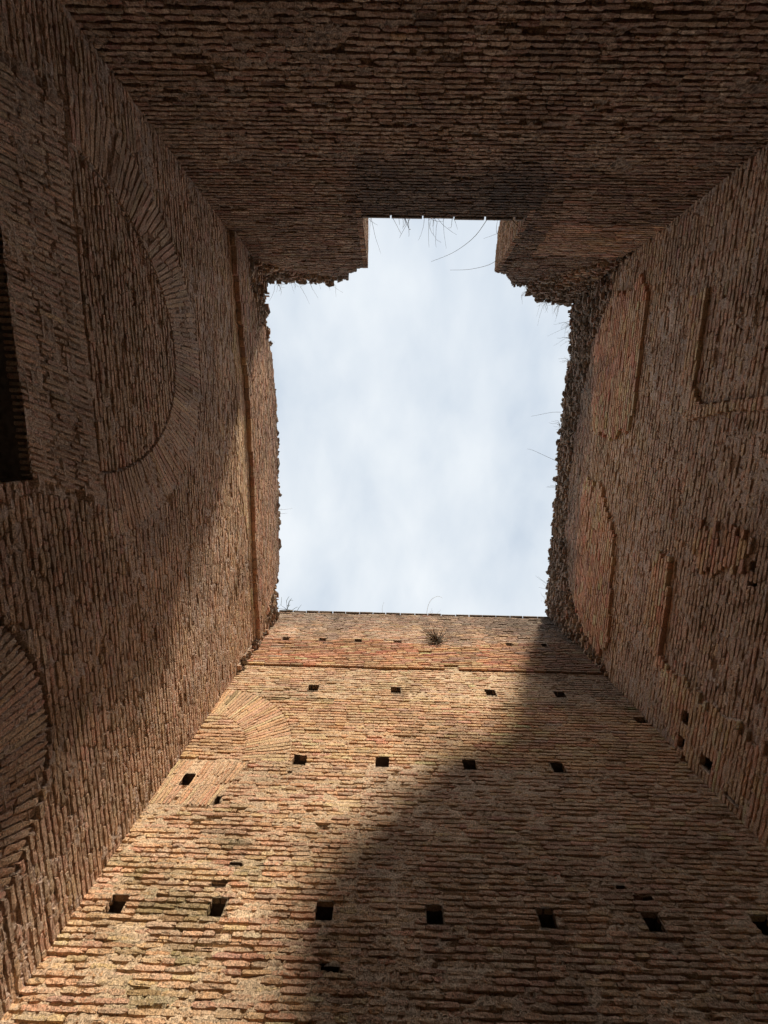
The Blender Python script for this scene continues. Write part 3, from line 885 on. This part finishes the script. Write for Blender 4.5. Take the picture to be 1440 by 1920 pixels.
# jambs of the notch
JR = Frame((NU1, 0, 0), (0, 1, 0), (-1, 0, 0)); JL = Frame((NU0, 0, 0), (0, 1, 0), (1, 0, 0))
jr_top = prof_fn([(YB - JT, 10.2), (YB - .75, 10.38), (YB - .3, 10.45), (YB, 10.47)])
jl_top = prof_fn([(YB - JT, 10.36), (YB, 10.40)])
J_EDGES = course_edges(NSILL - .2, 10.5, lambda z: .062)
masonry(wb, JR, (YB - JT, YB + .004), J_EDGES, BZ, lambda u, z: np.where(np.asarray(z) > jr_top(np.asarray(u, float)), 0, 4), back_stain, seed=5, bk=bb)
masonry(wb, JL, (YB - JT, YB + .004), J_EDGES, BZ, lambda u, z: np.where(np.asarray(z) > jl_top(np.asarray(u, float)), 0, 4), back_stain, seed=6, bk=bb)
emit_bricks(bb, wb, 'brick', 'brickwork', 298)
bl_ = [(u, float(b_top(np.array(u))) - .03) for u in np.arange(XL - .0, NU0 - .05, .1)]
br_ = [(u, float(b_top(np.array(u))) - .03) for u in np.arange(NU1 + .06, XR + .01, .1)]
left_poly = [(XL - 1.2, -.2), (NU0 - .05, -.2), (NU0 - .05, 10.33)] + bl_[::-1] + [(XL - 1.2, 11.1)]
right_poly = [(NU1 + .05, -.2), (XR + 1.2, -.2), (XR + 1.2, 12.1)] + br_[::-1] + [(NU1 + .05, 10.33)]
core(wb, BACK, left_poly, -.08, -JT)
core(wb, BACK, right_poly, -.08, -JT)
core(wb, BACK, [(NU0 - .049, -.2), (NU1 + .049, -.2), (NU1 + .049, NSILL - .02), (NU0 - .049, NSILL - .02)], -.08, -JT)
core(wb, BACK, [(XL, -.2), (XR, -.2), (XR, 3.395), (XL, 3.395)], -.005, -.079, name='wall_base')
cap_tiles(wb, BACK, NU0 + .01, NU1 - .01, NSILL + .004, .50, .035, proud=.02, deep=.5)

# ================================================================== PLANTS
def tubes(paths, r0, r1=None, sides=3, root=False):
    r1 = r0 * .45 if r1 is None else r1
    V = []; F = []
    if root: V = [np.zeros(3), np.array([.012, 0, -.01]), np.array([0, .012, -.01])]
    for p in paths:
        p = np.array(p, float); n = len(p); base = len(V)
        t = np.gradient(p, axis=0); t /= np.linalg.norm(t, axis=1, keepdims=True) + 1e-9
        ref = np.array([0.31, .57, .76])
        a = np.cross(t, ref); a /= np.linalg.norm(a, axis=1, keepdims=True) + 1e-9
        b = np.cross(t, a)
        rr = np.linspace(r0, r1, n)
        for i in range(n):
            for s in range(sides):
                q = 2 * math.pi * s / sides
                V.append(p[i] + rr[i] * (math.cos(q) * a[i] + math.sin(q) * b[i]))
        if root:
            for s in range(sides):
                F.append([s, (s + 1) % 3, base + (s + 1) % sides, base + s])
        for i in range(n - 1):
            for s in range(sides):
                s2 = (s + 1) % sides
                F.append([base + i * sides + s, base + i * sides + s2, base + (i + 1) * sides + s2, base + (i + 1) * sides + s])
    return np.array(V), np.array(F)
def stem_path(base, d, length, bend, n=7, wob=.03):
    base = np.array(base, float); d = np.array(d, float) / np.linalg.norm(d); bend = np.array(bend, float)
    s = np.linspace(0, 1, n)[:, None]
    p = base + d * s * length + bend * length * s ** 2
    p[1:] += rng.normal(0, wob * length / n, (n - 1, 3))
    return p
def tuft(base, n, length, lean, spread, label, cat='grass', name='grass_tuft', mat=None, r=.0036, group='plants growing from the wall tops'):
    base = np.array(base, float)
    paths = []
    for k in range(n):
        b = base + rng.normal(0, spread * .25, 3) * np.array([1, 1, .15])
        d = np.array(lean, float) + rng.normal(0, spread, 3)
        d /= np.linalg.norm(d)
        paths.append(stem_path(b, d, length * rng.uniform(.35, .95), rng.normal(0, .22, 3) + np.array([0, 0, -.12])))
    paths = [p - base for p in paths]
    V, F = tubes(paths, r, root=True)
    o = link_mesh(name, np_mesh(name, V, [F]), mat or MAT_STRAW)
    o.location = base
    return tag(o, label, cat, group)
def twig_bush(base, normal, size, label, nst=60):
    base = np.array(base, float); paths = []
    for k in range(nst):
        d = np.array(normal, float) * rng.uniform(.1, .6) + np.array([rng.normal(0, .8), rng.normal(0, .1), rng.normal(.1, .6)])
        d /= np.linalg.norm(d)
        L = size * rng.uniform(.45, 1.05)
        p = stem_path(np.zeros(3) + rng.normal(0, .03, 3), d, L, rng.normal(0, .25, 3), wob=.12)
        paths.append(p)
        for q in range(rng.integers(2, 5)):
            i = rng.integers(2, 6)
            d2 = d + rng.normal(0, .7, 3); d2 /= np.linalg.norm(d2)
            paths.append(stem_path(p[i], d2, L * rng.uniform(.2, .45), rng.normal(0, .2, 3), n=5, wob=.12))
    V, F = tubes(paths, .0024, root=True)
    o = link_mesh('dry_shrub', np_mesh('dry_shrub', V, [F]), MAT_TWIG)
    o.location = base
    return tag(o, label, 'shrub', 'plants growing from the wall tops')

def single_stem(pts, label, r=.006, name='bent_straw', mat=None):
    pts = np.array(pts, float); base = pts[0].copy()
    s = np.linspace(0, 1, len(pts)); t = np.linspace(0, 1, 14)
    # smooth through the points
    P = np.stack([np.interp(t, s, pts[:, i]) for i in range(3)], 1)
    for _ in range(3): P[1:-1] = .25 * P[:-2] + .5 * P[1:-1] + .25 * P[2:]
    V, F = tubes([P - base], r)
    o = link_mesh(name, np_mesh(name, V, [F]), mat or MAT_STRAW)
    o.location = base
    return tag(o, label, 'plant', 'plants growing from the wall tops')

twig_bush((1.22, YF - .05, 10.02), (0, -1, 0), .5, 'dark twiggy shrub growing out of the sunlit wall below its top')
# on the sunlit wall's top
ft = F_TOP + .04
single_stem([(1.15, YF + .05, ft), (1.22, YF + .02, ft + .55), (1.38, YF - .05, ft + 1.05), (1.62, YF - .1, ft + 1.2), (1.72, YF - .1, ft + 1.0)], 'tall curling stem above the middle of the sunlit wall top', r=.006)
tuft((1.35, YF, ft), 5, .4, (.1, -.2, 1), .5, 'short curled grass beside the tall stem on the sunlit wall top')
single_stem([(-.08, YF + .02, ft), (-.1, YF - .02, ft + .35), (-.06, YF - .06, ft + .7)], 'thin upright stem on the left half of the sunlit wall top', r=.004)
tuft((-2.75, YF - .05, ft), 12, .24, (.2, -.2, 1), .6, 'small leafy weed at the left corner of the sunlit wall top', cat='plant', name='wall_weed', mat=MAT_GREEN, r=.008)
# on the sill of the notch
sy = YB - .02; sz = NSILL + .04
tuft((-.42, sy, sz), 5, .8, (.25, .1, 1), .22, 'long dry stems in the left corner of the notch', r=.0038)
tuft((.15, sy, sz), 9, .45, (0, .1, 1), .35, 'small drooping weed left of the middle of the notch sill', r=.005)
tuft((.62, sy, sz), 11, .8, (.02, .12, 1), .2, 'largest grass tuft in the middle of the notch sill', r=.0038)
tuft((.95, sy, sz), 8, .5, (.25, .1, 1), .4, 'spreading grass tuft just right of the largest one on the notch sill')
single_stem([(1.55, sy, sz), (1.45, sy + .05, sz + .5), (1.15, sy + .1, sz + .95), (.75, sy + .12, sz + 1.25)], 'long stem arching across the notch from its sill', r=.006)
tuft((1.9, sy, sz), 8, .42, (-.1, .1, 1), .45, 'wispy grass near the right corner of the notch sill')
single_stem([(2.15, YB - .1, 10.15), (2.0, YB - .05, 10.3), (1.6, YB, 10.4), (1.2, YB, 10.42)], 'long stem growing sideways out of the right jamb of the notch', r=.006)
single_stem([(2.15, YB - .5, 10.1), (2.02, YB - .52, 10.0), (1.98, YB - .65, 9.7), (1.98, YB - .75, 9.5)], 'short bent stem high on the right jamb of the notch', r=.005)
# left and right shoulders
for x, z, n, L, lab in ((-2.65, 11.2, 9, .5, 'grass fringe at the corner of the dark wall left of the notch'),
                        (-2.3, 11.2, 7, .38, 'second grass fringe from the corner, left of the notch'),
                        (-1.95, 11.2, 7, .42, 'third grass fringe from the corner, left of the notch'),
                        (-1.45, 11.12, 5, .4, 'grass fringe closest to the notch on its left side'),
                        (3.2, 11.45, 7, .4, 'sparse grass on the rubble slope right of the notch'),
                        (3.85, 12.0, 14, .5, 'grass tuft hanging over the rubble near the right corner'),
                        (4.3, 12.15, 16, .55, 'dense dry grass right in the corner of the dark and shaded walls')):
    tuft((x, YB - .02, z), n, L, (.05, .35, 1), .32, lab)
for y, n, L, lab in ((-3.25, 14, .45, 'thick grass on the rubble edge closest to the right corner'), (-2.9, 10, .4, 'grass tuft second from the corner on the rubble edge'),
                     (-2.35, 7, .4, 'small grass tuft third from the corner on the rubble edge'), (-.75, 5, .3, 'short grass high on the rubble edge beside the upper red patch'),
                     (.9, 4, .35, 'sparse grass on the middle of the rubble edge'), (3.6, 5, .5, 'fine grass low on the rubble edge near the sunlit wall'),
                     (4.15, 4, .45, 'last fine grass on the rubble edge above the sunlit wall')):
    tuft((XR - .0, y, float(R_top(y)) + .02), n, L, (-.55, 0, 1), .3, lab)
single_stem([(XR, -1.1, 12.1), (XR - .15, -1.12, 12.3), (XR - .45, -1.05, 12.4), (XR - .7, -1.0, 12.35)], 'bent straw leaning out from the rubble edge above the upper red patch', r=.005)
single_stem([(XR, .2, 12.05), (XR - .3, .05, 12.2), (XR - .6, -.1, 12.35), (XR - .75, -.12, 12.3)], 'long straw leaning out from the middle of the rubble edge', r=.005)
tuft((XL + .0, 1.6, float(L_top(1.6)) + .02), 6, .3, (.6, 0, 1), .35, 'tiny grass tuft on the straight top edge above the pale strip')
tuft((XL + .0, -2.4, float(L_top(-2.4)) + .02), 5, .25, (.6, 0, 1), .35, 'tiny grass on the brown wall top near the dark corner')
